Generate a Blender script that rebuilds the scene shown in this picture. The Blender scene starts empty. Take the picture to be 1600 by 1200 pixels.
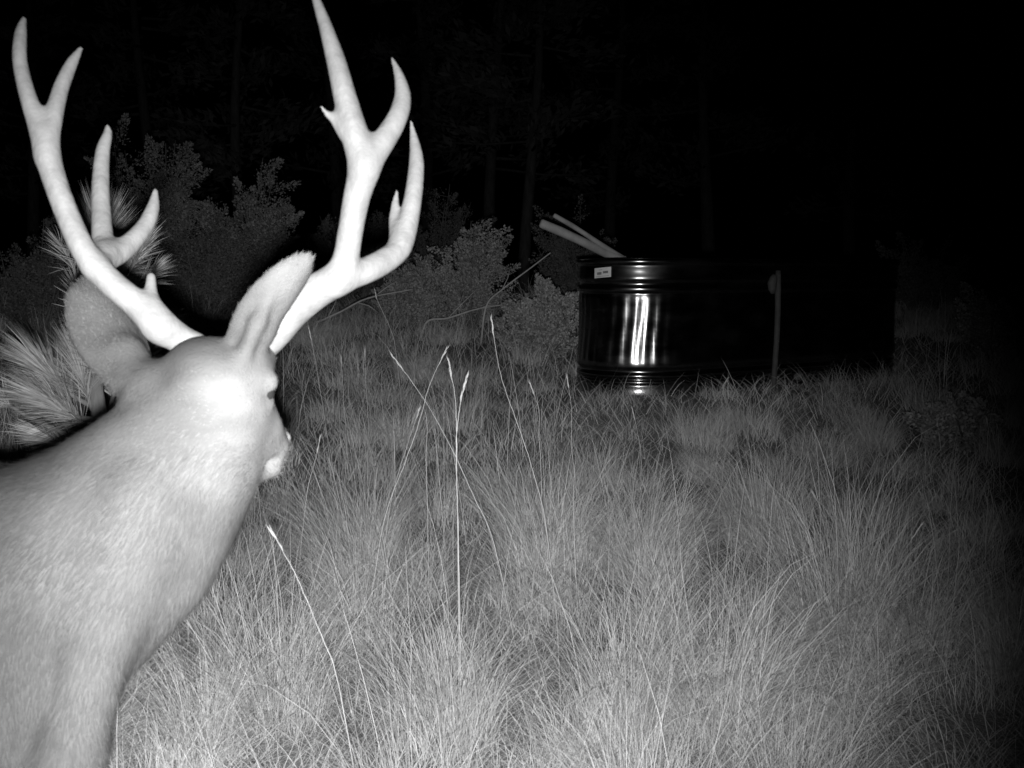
import bpy, bmesh, math, random
import numpy as np
from mathutils import Vector, Matrix

random.seed(7)
RNG = np.random.default_rng(11)
SC = bpy.context.scene
COL = SC.collection

# ------------------------------------------------------------------ camera
CAM_Z = 1.2
FPX = 1640.0                        # focal length in pixels of the 1600 px wide photograph
HORIZON = 430.0
PITCH = math.atan((600 - HORIZON) / FPX)
cam_data = bpy.data.cameras.new('camera')
cam_data.sensor_width = 36.0
cam_data.lens = 36.0 * FPX / 1600.0
cam_data.clip_start = 0.05
cam_data.clip_end = 400
cam_data.dof.use_dof = True
cam_data.dof.focus_distance = 4.2
cam_data.dof.aperture_fstop = 8.5
cam = bpy.data.objects.new('camera', cam_data)
COL.objects.link(cam)
cam.location = (0, 0, CAM_Z)
cam.rotation_euler = (math.pi / 2 - PITCH, 0, 0)
SC.camera = cam

# ------------------------------------------------------------------ night sky
world = bpy.data.worlds.new('World')
SC.world = world
world.use_nodes = True
wn = world.node_tree
bg = wn.nodes['Background']
sky = wn.nodes.new('ShaderNodeTexSky')
sky.sky_type = 'NISHITA'
sky.sun_disc = False
sky.sun_elevation = math.radians(-4)
sky.sun_rotation = math.radians(140)
bw = wn.nodes.new('ShaderNodeRGBToBW')
wn.links.new(sky.outputs[0], bw.inputs[0])
wn.links.new(bw.outputs[0], bg.inputs['Color'])
bg.inputs['Strength'].default_value = 0.0015

# ------------------------------------------------------------------ the game camera's infrared flash, beside the lens
CP, SP = math.cos(PITCH), math.sin(PITCH)
def P(px, py, d):
    """a point d metres ahead of the camera, from photograph pixels"""
    X = (px - 800.0) / FPX * d
    Yc = (600.0 - py) / FPX * d
    return Vector((X, d * CP + Yc * SP, CAM_Z - d * SP + Yc * CP))

fl = bpy.data.lights.new('flash', 'SPOT')
fl.energy = 730
fl.spot_size = math.radians(74)
fl.spot_blend = 1.0
fl.shadow_soft_size = 0.022
flash = bpy.data.objects.new('flash', fl)
COL.objects.link(flash)
flash.location = (-0.014, 0.0, CAM_Z - 0.05)
aim = P(520, 825, 3.0) - flash.location
flash.rotation_euler = aim.to_track_quat('-Z', 'Y').to_euler()

vs = SC.view_settings
vs.view_transform = 'Standard'
vs.look = 'None'
vs.exposure = 0.0
vs.gamma = 1.0
vs.use_curve_mapping = False
SC.cycles.max_bounces = 4
SC.cycles.diffuse_bounces = 2
SC.cycles.glossy_bounces = 3

# ------------------------------------------------------------------ helpers
def link(name, me, parent=None):
    o = bpy.data.objects.new(name, me)
    COL.objects.link(o)
    if parent is not None:
        o.parent = parent
    return o

def tag(o, label=None, cat=None, group=None, kind=None):
    if label: o['label'] = label
    if cat: o['category'] = cat
    if group: o['group'] = group
    if kind: o['kind'] = kind
    return o

def thing(name, loc, label, cat, group=None):
    o = bpy.data.objects.new(name, None)
    COL.objects.link(o)
    o.location = loc
    o.empty_display_size = 0.1
    return tag(o, label, cat, group)

def part(name, me, root, kind=None):
    """me is in world coordinates; moved into the root's frame"""
    me.transform(Matrix.Translation(-Vector(root_origin(root))))
    o = link(name, me, root)
    if kind: o['kind'] = kind
    return o

def root_origin(r):
    v = Vector((0, 0, 0))
    while r is not None:
        v = v + r.location
        r = r.parent
    return v

def mesh(name, verts, faces, m=None, smooth=True):
    me = bpy.data.meshes.new(name)
    me.from_pydata([tuple(v) for v in verts], [], faces)
    me.update()
    if smooth:
        me.polygons.foreach_set('use_smooth', [True] * len(me.polygons))
    if m: me.materials.append(m)
    return me

def np_mesh(name, V, quads, tris, m=None, smooth=False):
    me = bpy.data.meshes.new(name)
    V = np.ascontiguousarray(V, dtype=np.float32)
    nq, nt = len(quads), len(tris)
    me.vertices.add(len(V))
    me.vertices.foreach_set('co', V.ravel())
    me.loops.add(nq * 4 + nt * 3)
    idx = np.concatenate([np.asarray(quads, dtype=np.int32).ravel(), np.asarray(tris, dtype=np.int32).ravel()])
    me.loops.foreach_set('vertex_index', idx)
    me.polygons.add(nq + nt)
    st = np.concatenate([np.arange(nq) * 4, nq * 4 + np.arange(nt) * 3]).astype(np.int32)
    me.polygons.foreach_set('loop_start', st)
    if smooth:
        me.polygons.foreach_set('use_smooth', np.ones(nq + nt, dtype=bool))
    me.update(calc_edges=True)
    if m: me.materials.append(m)
    return me

def catmull(pts, n=8):
    """smooth polyline through rows of numbers"""
    A = np.array(pts, dtype=float)
    if len(A) < 3:
        t = np.linspace(0, 1, n + 1)[:, None]
        return A[0] * (1 - t) + A[-1] * t
    E = np.vstack([2 * A[0] - A[1], A, 2 * A[-1] - A[-2]])
    out = []
    for i in range(1, len(E) - 2):
        p0, p1, p2, p3 = E[i - 1], E[i], E[i + 1], E[i + 2]
        for t in np.linspace(0, 1, n, endpoint=False):
            out.append(0.5 * ((2 * p1) + (-p0 + p2) * t + (2 * p0 - 5 * p1 + 4 * p2 - p3) * t * t + (-p0 + 3 * p1 - 3 * p2 + p3) * t ** 3))
    out.append(A[-1])
    return np.array(out)

def tube_data(path, radii, sides=8, wob=0.0, rnd=random):
    """swept tube with end caps -> verts, faces"""
    path = [Vector(p) for p in path]
    V, F = [], []
    n = len(path)
    up = Vector((0.31, 0.17, 0.93)).normalized()
    for i, p in enumerate(path):
        t = (path[min(i + 1, n - 1)] - path[max(i - 1, 0)])
        t.normalize()
        a = t.cross(up)
        if a.length < 1e-3: a = t.cross(Vector((1, 0, 0)))
        a.normalize()
        b = t.cross(a); b.normalize()
        up = a.cross(t)
        for k in range(sides):
            th = 2 * math.pi * k / sides
            r = radii[i] * (1 + (rnd.uniform(-wob, wob) if wob else 0))
            V.append(p + a * (r * math.cos(th)) + b * (r * math.sin(th)))
    for i in range(n - 1):
        for k in range(sides):
            k2 = (k + 1) % sides
            F.append((i * sides + k, i * sides + k2, (i + 1) * sides + k2, (i + 1) * sides + k))
    c0 = len(V); V.append(path[0]); c1 = len(V); V.append(path[-1])
    for k in range(sides):
        k2 = (k + 1) % sides
        F.append((c0, k2, k))
        F.append((c1, (n - 1) * sides + k, (n - 1) * sides + k2))
    return V, F

def join(datas):
    V, F = [], []
    for v, f in datas:
        o = len(V)
        V += list(v)
        F += [tuple(i + o for i in q) for q in f]
    return V, F

# ------------------------------------------------------------------ materials (the infrared picture has no colour)
def mat(name, g0, g1, scale=6.0, rough=0.8, metal=0.0, bump=0.0, bscale=40.0, spec=0.3, island=0.0, transl=0.0, stretch=None, attr=None):
    m = bpy.data.materials.new(name)
    m.use_nodes = True
    nt = m.node_tree
    b = nt.nodes['Principled BSDF']
    b.inputs['Roughness'].default_value = rough
    b.inputs['Metallic'].default_value = metal
    b.inputs['Specular IOR Level'].default_value = spec
    tc = nt.nodes.new('ShaderNodeTexCoord')
    mp = nt.nodes.new('ShaderNodeMapping')
    nt.links.new(tc.outputs['Object'], mp.inputs[0])
    if stretch: mp.inputs['Scale'].default_value = stretch
    nz = nt.nodes.new('ShaderNodeTexNoise')
    nz.inputs['Scale'].default_value = scale
    nz.inputs['Detail'].default_value = 6
    nz.inputs['Roughness'].default_value = 0.6
    nt.links.new(mp.outputs[0], nz.inputs['Vector'])
    cr = nt.nodes.new('ShaderNodeMapRange')
    cr.inputs['From Min'].default_value = 0.3
    cr.inputs['From Max'].default_value = 0.7
    cr.inputs['To Min'].default_value = g0
    cr.inputs['To Max'].default_value = g1
    nt.links.new(nz.outputs[0], cr.inputs[0])
    out = cr.outputs[0]
    if island > 0:
        ge = nt.nodes.new('ShaderNodeNewGeometry')
        mr = nt.nodes.new('ShaderNodeMapRange')
        mr.inputs['To Min'].default_value = 1 - island
        mr.inputs['To Max'].default_value = 1 + island
        nt.links.new(ge.outputs['Random Per Island'], mr.inputs[0])
        mu = nt.nodes.new('ShaderNodeMath'); mu.operation = 'MULTIPLY'
        nt.links.new(out, mu.inputs[0]); nt.links.new(mr.outputs[0], mu.inputs[1])
        out = mu.outputs[0]
    if attr:
        at = nt.nodes.new('ShaderNodeAttribute'); at.attribute_name = attr
        mu = nt.nodes.new('ShaderNodeMath'); mu.operation = 'MULTIPLY'
        nt.links.new(out, mu.inputs[0]); nt.links.new(at.outputs['Fac'], mu.inputs[1])
        out = mu.outputs[0]
    nt.links.new(out, b.inputs['Base Color'])
    if bump > 0:
        n2 = nt.nodes.new('ShaderNodeTexNoise')
        n2.inputs['Scale'].default_value = bscale
        n2.inputs['Detail'].default_value = 5
        nt.links.new(mp.outputs[0], n2.inputs['Vector'])
        bp = nt.nodes.new('ShaderNodeBump')
        bp.inputs['Strength'].default_value = bump
        bp.inputs['Distance'].default_value = 0.01
        nt.links.new(n2.outputs[0], bp.inputs['Height'])
        nt.links.new(bp.outputs[0], b.inputs['Normal'])
    if transl > 0:
        tr = nt.nodes.new('ShaderNodeBsdfTranslucent')
        nt.links.new(out, tr.inputs['Color'])
        mx = nt.nodes.new('ShaderNodeMixShader')
        mx.inputs[0].default_value = transl
        nt.links.new(b.outputs[0], mx.inputs[1]); nt.links.new(tr.outputs[0], mx.inputs[2])
        nt.links.new(mx.outputs[0], nt.nodes['Material Output'].inputs['Surface'])
    return m

M = {}
M['soil'] = mat('soil_litter', 0.07, 0.16, scale=9, rough=0.95, bump=0.8, bscale=60, spec=0.1)
M['grass'] = mat('dry_grass', 0.34, 0.52, scale=1.4, rough=0.75, spec=0.15, island=0.35, transl=0.22)
M['stalk'] = mat('straw_stalk', 0.28, 0.40, scale=8, rough=0.6, spec=0.3, island=0.15)
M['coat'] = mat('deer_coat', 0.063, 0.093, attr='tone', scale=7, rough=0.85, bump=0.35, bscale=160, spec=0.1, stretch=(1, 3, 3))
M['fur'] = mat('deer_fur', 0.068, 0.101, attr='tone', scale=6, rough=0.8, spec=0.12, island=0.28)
M['antler'] = mat('antler', 0.130, 0.200, scale=26, rough=0.6, bump=0.25, bscale=70, spec=0.3)
M['eye'] = mat('eye', 0.02, 0.03, rough=0.05, spec=0.6)
M['hoof'] = mat('hoof', 0.05, 0.08, rough=0.5, bump=0.2)
M['nose'] = mat('nose_pad', 0.20, 0.26, rough=0.45, bump=0.4, bscale=300, spec=0.5)
M['needle'] = mat('pine_needles', 0.11, 0.19, scale=3, rough=0.6, spec=0.25, island=0.4)
M['bark'] = mat('bark', 0.05, 0.11, scale=16, rough=0.95, bump=0.9, bscale=35, spec=0.1, stretch=(1, 1, 0.25))
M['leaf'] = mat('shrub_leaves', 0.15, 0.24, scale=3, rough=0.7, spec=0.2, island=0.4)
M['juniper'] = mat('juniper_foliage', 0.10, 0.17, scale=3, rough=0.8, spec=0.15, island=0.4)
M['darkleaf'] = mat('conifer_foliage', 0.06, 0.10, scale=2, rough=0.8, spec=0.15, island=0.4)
M['twig'] = mat('dead_wood', 0.22, 0.34, scale=14, rough=0.85, bump=0.4, bscale=50, spec=0.15)
M['pole'] = mat('peeled_pole', 0.13, 0.24, scale=9, rough=0.8, bump=0.3, bscale=40, spec=0.15)
M['tank'] = mat('dark_galvanised_steel', 0.12, 0.18, scale=5, rough=0.21, metal=1.0, bump=0.04, bscale=14)
M['tank_in'] = mat('tank_inside', 0.02, 0.04, scale=5, rough=0.5, metal=0.6)
M['water'] = mat('tank_water', 0.008, 0.012, scale=3, rough=0.05, spec=0.5, bump=0.03, bscale=6)
M['sticker'] = mat('paper_sticker', 0.36, 0.44, scale=30, rough=0.7)
M['ink'] = mat('sticker_print', 0.09, 0.14, scale=40, rough=0.8)
M['post'] = mat('weathered_post', 0.025, 0.045, scale=20, rough=0.8, bump=0.4, bscale=60)
M['stone'] = mat('stone', 0.18, 0.3, scale=14, rough=0.9, bump=0.6, bscale=30)

_nt = M['tank'].node_tree                       # dust and water stains dull the steel in patches
_n = _nt.nodes.new('ShaderNodeTexNoise'); _n.inputs['Scale'].default_value = 9; _n.inputs['Detail'].default_value = 7
_m = _nt.nodes.new('ShaderNodeMapRange')
_m.inputs['From Min'].default_value = .35; _m.inputs['From Max'].default_value = .7
_m.inputs['To Min'].default_value = .17; _m.inputs['To Max'].default_value = .34
_nt.links.new(_n.outputs[0], _m.inputs[0]); _nt.links.new(_m.outputs[0], _nt.nodes['Principled BSDF'].inputs['Roughness'])

# ------------------------------------------------------------------ terrain
TC0 = np.array([0.68, 5.60])        # tank: centre of the near round end
TDIR = np.array([0.8337, 0.5523])
TLEN, TR, TH, TBASE = 1.60, 0.325, 0.70, 0.585

def tank_dist(x, y):
    px, py = x - TC0[0], y - TC0[1]
    t = np.clip(px * TDIR[0] + py * TDIR[1], 0, TLEN)
    return np.hypot(px - t * TDIR[0], py - t * TDIR[1])

def ground(x, y):
    x = np.asarray(x, dtype=float); y = np.asarray(y, dtype=float)
    s = 0.25 * np.log1p(np.exp(np.clip((y - 1.45) / 0.25, -40, 40)))
    z = 0.141 * s
    fl_ = 0.8 * np.log1p(np.exp(np.clip((y - 7.6) / 0.8, -40, 40)))
    z = z - 0.118 * fl_
    z = z + 0.022 * np.sin(1.9 * x + 0.7) * np.sin(1.6 * y + 0.4) + 0.012 * np.sin(5.1 * x + 2.3 * y) + 0.010 * np.sin(3.7 * y - 4.4 * x + 1)
    z = z + 0.25 * np.sin(0.16 * x + 0.5) * np.sin(0.13 * y) * np.clip((y - 9) / 12, 0, 1)
    w = np.clip(1 - (tank_dist(x, y) - TR - 0.05) / 0.7, 0, 1)
    w = w * w * (3 - 2 * w)
    return z * (1 - w) + (TBASE + 0.012) * w

def gz(x, y):
    return float(ground(x, y))

def axis_nodes(a, b, dens):
    out = [a]
    while out[-1] < b:
        out.append(out[-1] + dens(out[-1]))
    return np.array(out)
dens = lambda v: 0.07 if abs(v) < 8 else 0.07 + (abs(v) - 8) * 0.12
gx = axis_nodes(0, 90, dens); gx = np.concatenate([-gx[::-1][:-1], gx])
gy = axis_nodes(0, 90, dens); gy2 = axis_nodes(0, 40, lambda v: 0.3 + v * 0.2)
gy = np.concatenate([-gy2[::-1][:-1], gy])
X, Y = np.meshgrid(gx, gy)
Z = ground(X, Y)
nx, ny = len(gx), len(gy)
I = np.arange(nx * ny).reshape(ny, nx)
Q = np.stack([I[:-1, :-1], I[:-1, 1:], I[1:, 1:], I[1:, :-1]], -1).reshape(-1, 4)
g_me = np_mesh('ground', np.stack([X, Y, Z], -1).reshape(-1, 3), Q, np.zeros((0, 3)), M['soil'], True)
tag(link('ground', g_me), kind='structure')

# ------------------------------------------------------------------ stock tank
def stadium(n_arc=72, n_side=40):
    """points of the outline with outward normals, arc length and a round-end weight"""
    pts = []
    d = TDIR; nrm = np.array([d[1], -d[0]])          # nrm: towards the camera side
    a0 = math.atan2(nrm[1], nrm[0])
    def arc(c, start, k0):
        for i in range(n_arc):
            a = start + math.pi * i / n_arc
            n = np.array([math.cos(a), math.sin(a)])
            w = math.sin(math.pi * i / n_arc)
            pts.append((c + TR * n, n, min(1, w * 2.2)))
    def side(p, q, n):
        for i in range(n_side):
            pts.append((p + (q - p) * i / n_side, n, 0.0))
    c1 = TC0 + d * TLEN
    side(TC0 + nrm * TR, c1 + nrm * TR, nrm)
    arc(c1, a0, 0)
    side(c1 - nrm * TR, TC0 - nrm * TR, -nrm)
    arc(TC0, a0 + math.pi, 0)
    return pts

ST = stadium()
def y2z(py):  # height on the near round end from the photograph's rows
    return TBASE + TH * (612.0 - py) / (612.0 - 404.0)

root = thing('stock_tank', (TC0[0] + TDIR[0] * TLEN / 2, TC0[1] + TDIR[1] * TLEN / 2, TBASE),
             'long dark metal stock tank with round ends and a flash glint', 'tank')
prof = []
def pr(py, off, fl=0.0): prof.append((y2z(py), off, fl))
pr(404.5, 0.006); 
for a in range(0, 181, 20):          # rolled rim
    pr(409 - 4.2 * math.cos(math.radians(a)), 0.006 + 0.013 * math.sin(math.radians(a)))
pr(415, 0.003); pr(418, 0.0050); pr(424, 0.0062); pr(429, 0.0068); pr(431, 0.0082); pr(434, 0.0088); pr(436.5, 0.0080); pr(438.5, 0.002); pr(441, -0.004); pr(444, -0.003)
for a in range(0, 181, 22):
    pr(450 - 5.2 * math.cos(math.radians(a)), -0.002 + 0.012 * math.sin(math.radians(a)))
pr(457, -0.004, 0.15)
for k in range(16):
    u = k / 15
    f = min(1, 0.35 + 5 * u, 0.35 + 7 * (1 - u))
    pr(459 + 107 * u, -0.002 + 0.010 * u ** 3 - 0.004 * math.sin(math.pi * u), f)
pr(569, 0.004, 0.2); pr(572, -0.006); pr(575, -0.004)
for a in range(0, 181, 22):
    pr(580.5 - 4.5 * math.cos(math.radians(a)), -0.003 + 0.013 * math.sin(math.radians(a)))
pr(586, -0.003)
for a in range(0, 181, 30):
    pr(590 - 3 * math.cos(math.radians(a)), 0.000 + 0.008 * math.sin(math.radians(a)))
pr(594, -0.002); pr(597, 0.002); pr(602, 0.004); pr(608, 0.007); pr(612, 0.004); pr(616, 0.004)
LAM = 0.060
V, F = [], []
n = len(ST)
arcs = np.cumsum([0] + [np.linalg.norm(ST[i + 1][0] - ST[i][0]) for i in range(n - 1)])
for (z, off, f) in prof:
    tw = 0.012 * math.sin((z - TBASE) * 9)
    for i, (p, nn, w) in enumerate(ST):
        ph = 2 * math.pi * (arcs[i] + tw) / LAM + 1.3 * math.sin(arcs[i] * 7)
        o = off + f * w * 0.0030 * math.cos(ph) + 0.0008 * math.sin(arcs[i] * 11 + z * 9)
        q = p + nn * o
        V.append((q[0], q[1], z))
for j in range(len(prof) - 1):
    for i in range(n):
        i2 = (i + 1) % n
        F.append((j * n + i, (j + 1) * n + i, (j + 1) * n + i2, j * n + i2))
part('wall', mesh('tank_wall', V, F, M['tank']), root)
# inside lining and floor
V, F = [], []
for z, off in ((y2z(404.5), 0.006), (y2z(404.0), -0.004), (y2z(412), -0.012), (TBASE + 0.03, -0.014)):
    for (p, nn, w) in ST:
        q = p + nn * off
        V.append((q[0], q[1], z))
for j in range(3):
    for i in range(n):
        i2 = (i + 1) % n
        F.append((j * n + i, j * n + i2, (j + 1) * n + i2, (j + 1) * n + i))
F.append(tuple(3 * n + i for i in range(n)))
part('lining', mesh('tank_lining', V, F, M['tank_in'], smooth=False), root)
# sticker on the round end
def tank_pt(ang, z, off):
    nn = np.array([math.cos(ang), math.sin(ang)])
    q = TC0 + nn * (TR + off)
    return Vector((q[0], q[1], z))
def end_angle(px):
    """angle on the near round end seen at photograph column px"""
    best = min((abs(P_col(tank_pt(math.radians(a / 4), 1.2, 0)) - px), a / 4) for a in range(4 * 150, 4 * 290))
    return math.radians(best[1])
def P_col(v):
    d = v.y * CP - (v.z - CAM_Z) * SP
    return 800 + FPX * v.x / d
A0, A1 = end_angle(932), end_angle(957)
V, F = [], []
for j in range(2):
    for i in range(9):
        u = i / 8
        a = A0 + (A1 - A0) * u
        z = (y2z(434) if j == 0 else y2z(419)) + 0.008 * u
        V.append(tank_pt(a, z, 0.0145))
for i in range(8):
    F.append((i, i + 1, 9 + i + 1, 9 + i))
stk = part('sticker', mesh('sticker', V, F, M['sticker']), root)
V, F = [], []
for (u0, u1, za, zb) in ((0.18, 0.46, 425.5, 429.5), (0.54, 0.84, 424.5, 428), (0.28, 0.5, 421.8, 422.6), (0.10, 0.9, 431.6, 432.2)):
    o = len(V)
    for j in range(2):
        for i in range(4):
            u = u0 + (u1 - u0) * i / 3
            V.append(tank_pt(A0 + (A1 - A0) * u, (y2z(zb) if j == 0 else y2z(za)) + 0.008 * u, 0.0155))
    for i in range(3):
        F.append((o + i, o + i + 1, o + 5 + i, o + 4 + i))
ob = link('print', mesh('print', [Vector(v) - root_origin(root) for v in V], F, M['ink']), stk)
# drain plug on the side near the ground
nrm = Vector((TDIR[1], -TDIR[0], 0))
c = Vector((TC0[0], TC0[1], 0)) + Vector((TDIR[0], TDIR[1], 0)) * 0.86 + nrm * TR
c.z = TBASE + 0.055
Vd, Fd = tube_data([c + nrm * 0.002, c + nrm * 0.012, c + nrm * 0.03, c + nrm * 0.034], [0.022, 0.022, 0.017, 0.012], 8)
part('drain_plug', mesh('drain_plug', Vd, Fd, M['bark']), root)
# water in the tank
V = []
for (p, nn, w) in ST:
    q = p - nn * 0.016
    V.append((q[0], q[1], TBASE + 0.44))
wt = mesh('water', V, [tuple(range(n))], M['water'], smooth=False)
tag(link('water', wt), kind='structure')

# two poles lying in the tank over its far rim
def pole(px_tip, d_tip, xr, yr, x_low, r0, r1, label):
    tip = P(px_tip[0], px_tip[1], d_tip)
    rim = Vector((xr, yr, TBASE + TH + r1 + 0.006))
    k = (x_low - tip.x) / (rim.x - tip.x)
    low = tip + (rim - tip) * k
    rows = [tip + (low - tip) * (i / 14) for i in range(15)]
    rr = []
    for i in range(15):
        u = i / 14
        w = Vector((math.sin(i * 1.3) * 0.004, math.cos(i * 0.9) * 0.004, math.sin(i * 0.7 + 1) * 0.004))
        rows[i] = rows[i] + w
        rr.append((r0 * (1 - u) + r1 * u) * (1 + 0.05 * math.sin(i * 2.1)))
    rows = [rows[0] + (rows[0] - rows[1]).normalized() * 0.008] + rows
    rr = [rr[0] * 0.72] + rr
    V, F = tube_data(rows, rr, 12)
    base = thing('wooden_pole', low, label, 'pole', 'poles leaning out of the tank')
    part('shaft', mesh('pole_shaft', V, F, M['pole']), base)
    # a broken branch stub
    q = rows[6]
    V, F = tube_data([q, q + Vector((0.0, -0.01, 0.045)) * (r0 / 0.03)], [r0 * 0.35, r0 * 0.22], 6)
    part('branch_stub', mesh('stub', V, F, M['pole']), base)
pole((846, 350), 5.75, 0.54, 5.90, 1.58, 0.025, 0.028, 'thicker pale pole leaning low out of the dark tank')
pole((867, 338), 5.70, 0.60, 5.915, 1.36, 0.013, 0.020, 'thinner pale pole rising steeper out of the dark tank')

# weathered post in front of the tank
pb = P(1204, 632, 5.36); pb.z = gz(pb.x, pb.y) - 0.1
pt = P(1216, 423, 5.36)
root = thing('post', (pb.x, pb.y, pb.z), 'thin dim post standing in the grass before the dark tank side', 'post')
rows = [pb + (pt - pb) * (i / 8) + Vector((0.012 * math.sin(i / 8 * math.pi), 0, 0)) for i in range(9)]
V, F = tube_data(rows, [0.017, 0.016, 0.016, 0.015, 0.015, 0.015, 0.015, 0.016, 0.014], 7, wob=0.08)
part('shaft', mesh('post_shaft', V, F, M['post']), root)
c = P(1208, 443, 5.33)
V, F = tube_data([c + Vector((0, 0, -0.052)), c + Vector((-.004, 0, -0.03)), c + Vector((-.006, 0, 0)), c + Vector((0.002, 0, 0.03)), c + Vector((0.006, 0, 0.045))], [0.010, 0.020, 0.024, 0.019, 0.010], 9)
part('clamp', mesh('post_clamp', V, F, M['post']), root)

# ------------------------------------------------------------------ the deer: one continuous surface grown from a signed distance field
class Field:
    def __init__(s, lo, hi, h):
        s.lo, s.h = np.array(lo), h
        s.n = np.ceil((np.array(hi) - s.lo) / h).astype(int) + 1
        s.D = np.full(s.n, 0.5, dtype=np.float32)
    def sub(s, lo, hi):
        a = np.clip(np.floor((lo - s.lo) / s.h).astype(int), 0, s.n - 1)
        b = np.clip(np.ceil((hi - s.lo) / s.h).astype(int) + 1, 1, s.n)
        sl = tuple(slice(a[i], b[i]) for i in range(3))
        ax = [s.lo[i] + s.h * np.arange(a[i], b[i]) for i in range(3)]
        G = np.stack(np.meshgrid(*ax, indexing='ij'), -1)
        return sl, G
    def cone(s, a, b, ra, rb, k=0.03, lat=None, sq=1.0):
        a = np.array(a, float); b = np.array(b, float)
        R = max(ra, rb) * max(1, sq) + k * 1.5 + 2 * s.h
        sl, G = s.sub(np.minimum(a, b) - R, np.maximum(a, b) + R)
        if G.size == 0: return
        if lat is not None:
            u = np.array(lat, float); u /= np.linalg.norm(u)
            m = (a + b) / 2
            # squash space along u about the axis
            du = (b - a) @ u
            L2 = max(1e-9, (b - a) @ (b - a))
            t0 = np.clip(((G - a) @ (b - a)) / L2, 0, 1)
            off = (G - a) @ u - t0 * du
            G = G + (off * (1 / sq - 1))[..., None] * u
        ab = b - a
        t = np.clip(((G - a) @ ab) / max(1e-9, ab @ ab), 0, 1)
        dist = np.linalg.norm(G - a - t[..., None] * ab, axis=-1) - (ra + (rb - ra) * t)
        if lat is not None: dist = dist * min(1, sq) if sq < 1 else dist
        s.union(sl, dist, k)
    def union(s, sl, dist, k):
        D = s.D[sl]
        hh = np.clip(0.5 + 0.5 * (D - dist) / k, 0, 1)
        s.D[sl] = (D * (1 - hh) + dist * hh - k * hh * (1 - hh)).astype(np.float32)
    def cut(s, c, r, k=0.01):
        c = np.array(c, float)
        sl, G = s.sub(c - r - k * 2, c + r + k * 2)
        dist = -(np.linalg.norm(G - c, axis=-1) - r)
        D = s.D[sl]
        hh = np.clip(0.5 - 0.5 * (D - dist) / k, 0, 1)
        s.D[sl] = D * (1 - hh) + dist * hh + k * hh * (1 - hh)
    def extract(s):
        """surface nets"""
        D = s.D; S = D < 0
        c = [(i, j, k) for i in (0, 1) for j in (0, 1) for k in (0, 1)]
        nx, ny, nz = D.shape
        cnt = np.zeros((nx - 1, ny - 1, nz - 1), np.int8)
        for (i, j, k) in c:
            cnt += S[i:nx - 1 + i, j:ny - 1 + j, k:nz - 1 + k]
        act = (cnt > 0) & (cnt < 8)
        idx = np.full(act.shape, -1, np.int64)
        cells = np.argwhere(act)
        idx[act] = np.arange(len(cells))
        acc = np.zeros((len(cells), 3)); num = np.zeros(len(cells))
        for e0 in c:
            for ax in range(3):
                if e0[ax] == 1: continue
                e1 = list(e0); e1[ax] = 1
                p0 = cells + np.array(e0); p1 = cells + np.array(e1)
                d0 = D[p0[:, 0], p0[:, 1], p0[:, 2]]; d1 = D[p1[:, 0], p1[:, 1], p1[:, 2]]
                cr = (d0 < 0) != (d1 < 0)
                t = np.where(cr, d0 / np.where(cr, d0 - d1, 1), 0)
                pt = p0 + t[:, None] * (p1 - p0)
                acc[cr] += pt[cr]; num[cr] += 1
        Vv = s.lo + s.h * (acc / num[:, None])
        quads = []
        for ax in range(3):
            o1, o2 = [(1, 2), (2, 0), (0, 1)][ax]
            A = [slice(None)] * 3; B = [slice(None)] * 3
            A[ax] = slice(0, -1); B[ax] = slice(1, None)
            s0, s1 = S[tuple(A)], S[tuple(B)]
            e = np.argwhere(s0 != s1)
            e = e[(e[:, o1] > 0) & (e[:, o2] > 0) & (e[:, o1] < D.shape[o1] - 1) & (e[:, o2] < D.shape[o2] - 1)]
            flip = s0[e[:, 0], e[:, 1], e[:, 2]]
            def cell(a, b):
                q = e.copy(); q[:, o1] -= a; q[:, o2] -= b
                return idx[q[:, 0], q[:, 1], q[:, 2]]
            q = np.stack([cell(1, 1), cell(0, 1), cell(0, 0), cell(1, 0)], -1)
            q[~flip] = q[~flip][:, ::-1]
            quads.append(q)
        return Vv, np.concatenate(quads)

def smooth_mesh(V, Q, it=2, lam=0.5):
    E = np.concatenate([Q[:, [0, 1]], Q[:, [1, 2]], Q[:, [2, 3]], Q[:, [3, 0]]])
    for _ in range(it):
        for l in (lam, -lam * 0.9):
            acc = np.zeros_like(V); cnt = np.zeros(len(V))
            np.add.at(acc, E[:, 0], V[E[:, 1]]); np.add.at(cnt, E[:, 0], 1)
            np.add.at(acc, E[:, 1], V[E[:, 0]]); np.add.at(cnt, E[:, 1], 1)
            V = V + l * (acc / cnt[:, None] - V)
    return V

FL = Field((-1.95, 1.15, -0.05), (-0.28, 2.12, 1.36), 0.006)
YB = 1.54
def by(x): return YB + 0.10 * (-0.72 - x)
LAT = (0.1, 1, 0)
flow = []      # (point, direction of the coat there)
# torso
tor = [(-1.66, .765, .150), (-1.50, .775, .178), (-1.30, .765, .182), (-1.08, .735, .205), (-0.90, .722, .210), (-0.76, .715, .190)]
for (a, b) in zip(tor[:-1], tor[1:]):
    FL.cone((a[0], by(a[0]), a[1]), (b[0], by(b[0]), b[1]), a[2], b[2], 0.03, LAT, 0.74)
    flow.append(((a[0] + b[0]) / 2, YB, .74, -1, 0, -.35))
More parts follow.
